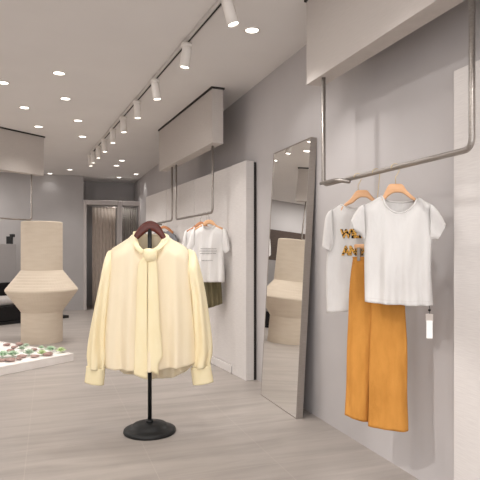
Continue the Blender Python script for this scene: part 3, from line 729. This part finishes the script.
lettering('lettering', 'WILD', 340, 229, 238.5, 27, 'leopard', T)
lettering('lettering', 'ANIMAL', 341.5, 245.5, 255.5, 39, 'leopard', T)

# ---------------------------------------------------------------- garments on the far rails
def far_plane(px, dphi, base):
    o = fline(px); return Hang((o.x, o.y), -TH - dphi, base)
def far_hanger(P, label, pairs, mat, hx, hz, group):
    h = P.thing('clothes_hanger', label, 'hanger', group)
    strip(P, 'hanger_arms', mat, h, pairs, .008, 0, n=12, steps=30, caps=True, flat=.6)
    g = G(); x, z = P(hx, hz); hook(g, x, z - .004, FZ - P.base, turn=1 if x > 0 else -1); g.obj('hook', 'steel', h, smooth=True)
P = far_plane(209.5, .15, .8)
far_hanger(P, 'pale wooden hanger in the nearer far-rail t-shirt', [(193.5, 229, 194.5, 231), (202, 224, 203.5, 226.6), (205, 220.8, 206.5, 225), (209, 219.6, 209.3, 223.8), (213, 220.8, 212.3, 225), (216, 224.4, 214.8, 227), (223, 228, 222, 230)], 'oak', 209.3, 220, 'hangers on the far rail')
T = P.thing('t_shirt', 'white t-shirt with small grey print on the far rail', 't-shirt')
topf = [(0, 193, 229), (.15, 198, 226.5), (.28, 202, 224.5), (.38, 205, 229), (.5, 209, 230.8), (.62, 212.5, 229), (.72, 215.5, 225), (.86, 221, 227), (1, 225.5, 229.5)]
topb = [(0, 193, 229), (.15, 198, 226.5), (.28, 202, 224.5), (.38, 205, 226), (.5, 209, 226.5), (.62, 212.5, 226), (.72, 215.5, 225), (.86, 221, 227), (1, 225.5, 229.5)]
hem = [(0, 191, 281.8), (.5, 207.5, 282), (1, 224.6, 282)]
body, gr = shell(P, 'body', 'tee_far', T, topf, topb, hem, hem, [(193, 229), (192, 245), (191, 281.8)], [(225.5, 229.5), (224, 248), (224.6, 282)], lambda v: .03 + .03 * v, tfold, dtop=.03, neck=(.27, .73), nS=36, nV=30)
neckrib('collar', 'tee_far', T, gr[0], .28, .72, .006)
strip(P, 'sleeve', 'tee_far', T, [(223.5, 228.5, 222.5, 250), (226, 230, 224, 252), (228.3, 238, 225, 253), (230.4, 250.5, 225, 253.3)], .03, 0, n=20, steps=12)
strip(P, 'sleeve', 'tee_far', T, [(195, 228, 195, 250), (192, 230, 193, 251), (189.5, 238, 191.5, 252), (187, 249, 192, 252.5)], .03, 0, n=20, steps=12)
flat_front = [q for r in gr[0] for q in r]
for (a, b, y, hgt) in ((201.5, 217, 248.3, .9), (200.5, 217.5, 250.6, .9), (201, 217, 253, .9), (203, 213.5, 260, .7)):
    g = G(); rnd = random.Random(int(a * 10 + y)); x = a
    while x < b:
        w = rnd.uniform(.5, 1.1); xa, za = P(x, y); xb, zb = P(min(b, x + w), y + hgt)
        yy = drape((xa + xb) / 2, (za + zb) / 2) - .006
        g.box((xa, yy, zb), (xb, yy + .002, za)); x += w + .35
    g.obj('print_line', 'ink', T)
P = far_plane(200, .1, .8)
far_hanger(P, 'amber wooden hanger in the t-shirt behind on the far rail', [(186, 230.5, 187, 232.5), (192, 227.5, 193, 229.5), (197.5, 223, 199, 226.5), (200.5, 221.4, 200.8, 225.5), (203.5, 222.5, 203, 226.5), (208, 226, 207, 228.5), (215, 230, 214, 232)], 'oak_dark', 200.5, 222, 'hangers on the far rail')
T = P.thing('t_shirt', 'plain white t-shirt mostly hidden behind the grey-printed t-shirt', 't-shirt')
topf = [(0, 185.5, 230.5), (.28, 193.5, 227), (.5, 200.5, 231.5), (.72, 207.5, 227), (1, 215.5, 231)]
topb = [(0, 185.5, 230.5), (.28, 193.5, 227), (.5, 200.5, 228.3), (.72, 207.5, 227), (1, 215.5, 231)]
hem = [(0, 185, 279), (1, 216, 279)]
body, gr = shell(P, 'body', 'tee_far', T, topf, topb, hem, hem, [(185.5, 230.5), (185, 279)], [(215.5, 231), (216, 279)], lambda v: .025 + .025 * v, tfold, dtop=.03, neck=(.27, .73), nS=30, nV=24)
strip(P, 'sleeve', 'tee_far', T, [(187, 229.8, 187, 248), (184.5, 232, 186, 249), (182, 246, 186, 249)], .025, 0, n=16, steps=8)
P = far_plane(204.5, .12, .7)
h = P.thing('clip_hanger', 'slim steel clip hanger carrying the olive skirt on the far rail', 'hanger', 'hangers on the far rail')
g = G(); x0, z = P(199, 258); x1, _ = P(220, 258); g.tube([(x0, 0, z), (x1, 0, z)], .004, 8); hook(g, (x0 + x1) / 2, z, FZ - P.base); g.obj('hanger_wire', 'steel', h)
T = P.thing('skirt', 'short olive skirt hanging beneath the grey-printed t-shirt', 'skirt')
tp = [(0, 200, 258), (.5, 210, 258), (1, 220, 258)]
bt = [(0, 202, 307.5), (.35, 210, 307.5), (.6, 215, 306), (1, 222.4, 303.5)]
shell(P, 'body', 'olive', T, tp, tp, bt, bt, [(200, 258), (202, 307.5)], [(220, 258), (222.4, 303.5)], lambda v: .03 + .03 * v, lambda s, v, k: .018 * v * math.sin(s * 24 + 1), dtop=.012, neck=(-.2, 1.2), nS=60, nV=20)
P = far_plane(163, .6, .8)
far_hanger(P, 'wooden hanger in the grey shirt behind the blouse', [(157, 230, 158, 232), (160.5, 227, 161.5, 229.5), (164, 225.6, 164.2, 228.3), (168, 227, 167.3, 230), (173.5, 231.5, 172.5, 234)], 'oak_dark', 163.8, 226, 'hangers on the far rail')
T = P.thing('shirt', 'grey shirt on the farthest rail peeking over the blouse shoulder', 'shirt')
topf = [(0, 152.5, 234), (.28, 159, 231), (.5, 164.2, 235), (.72, 169, 230.8), (1, 176.5, 236)]
topb = [(0, 152.5, 234), (.28, 159, 231), (.5, 164.2, 231.5), (.72, 169, 230.8), (1, 176.5, 236)]
hem = [(0, 151, 272), (1, 177, 272)]
shell(P, 'body', 'grey_shirt', T, topf, topb, hem, hem, [(152.5, 234), (151, 272)], [(176.5, 236), (177, 272)], lambda v: .03 + .02 * v, tfold, dtop=.03, neck=(.27, .73), nS=30, nV=24)
strip(P, 'sleeve', 'grey_shirt', T, [(175, 234.6, 174.5, 250), (177, 238, 175.5, 251), (179, 250, 175.5, 252)], .025, 0, n=16, steps=8)

# ---------------------------------------------------------------- world, camera, view
w = bpy.data.worlds.new('world'); S.world = w; w.use_nodes = True
w.node_tree.nodes['Background'].inputs[0].default_value = (.97, .98, 1, 1); w.node_tree.nodes['Background'].inputs[1].default_value = 3.5
cam = bpy.data.cameras.new('camera'); co = bpy.data.objects.new('camera', cam); COL.objects.link(co)
co.location = (0, 0, H0); co.rotation_euler = (PI / 2, 0, -TH)
cam.sensor_width = 36; cam.sensor_fit = 'HORIZONTAL'; cam.lens = 36 * F / 480; cam.shift_y = (HY - 240) / 480; cam.clip_start = .05
S.camera = co
vs = S.view_settings; vs.view_transform = 'Standard'; vs.look = 'None'; vs.gamma = 1; vs.use_curve_mapping = False; vs.exposure = -.14
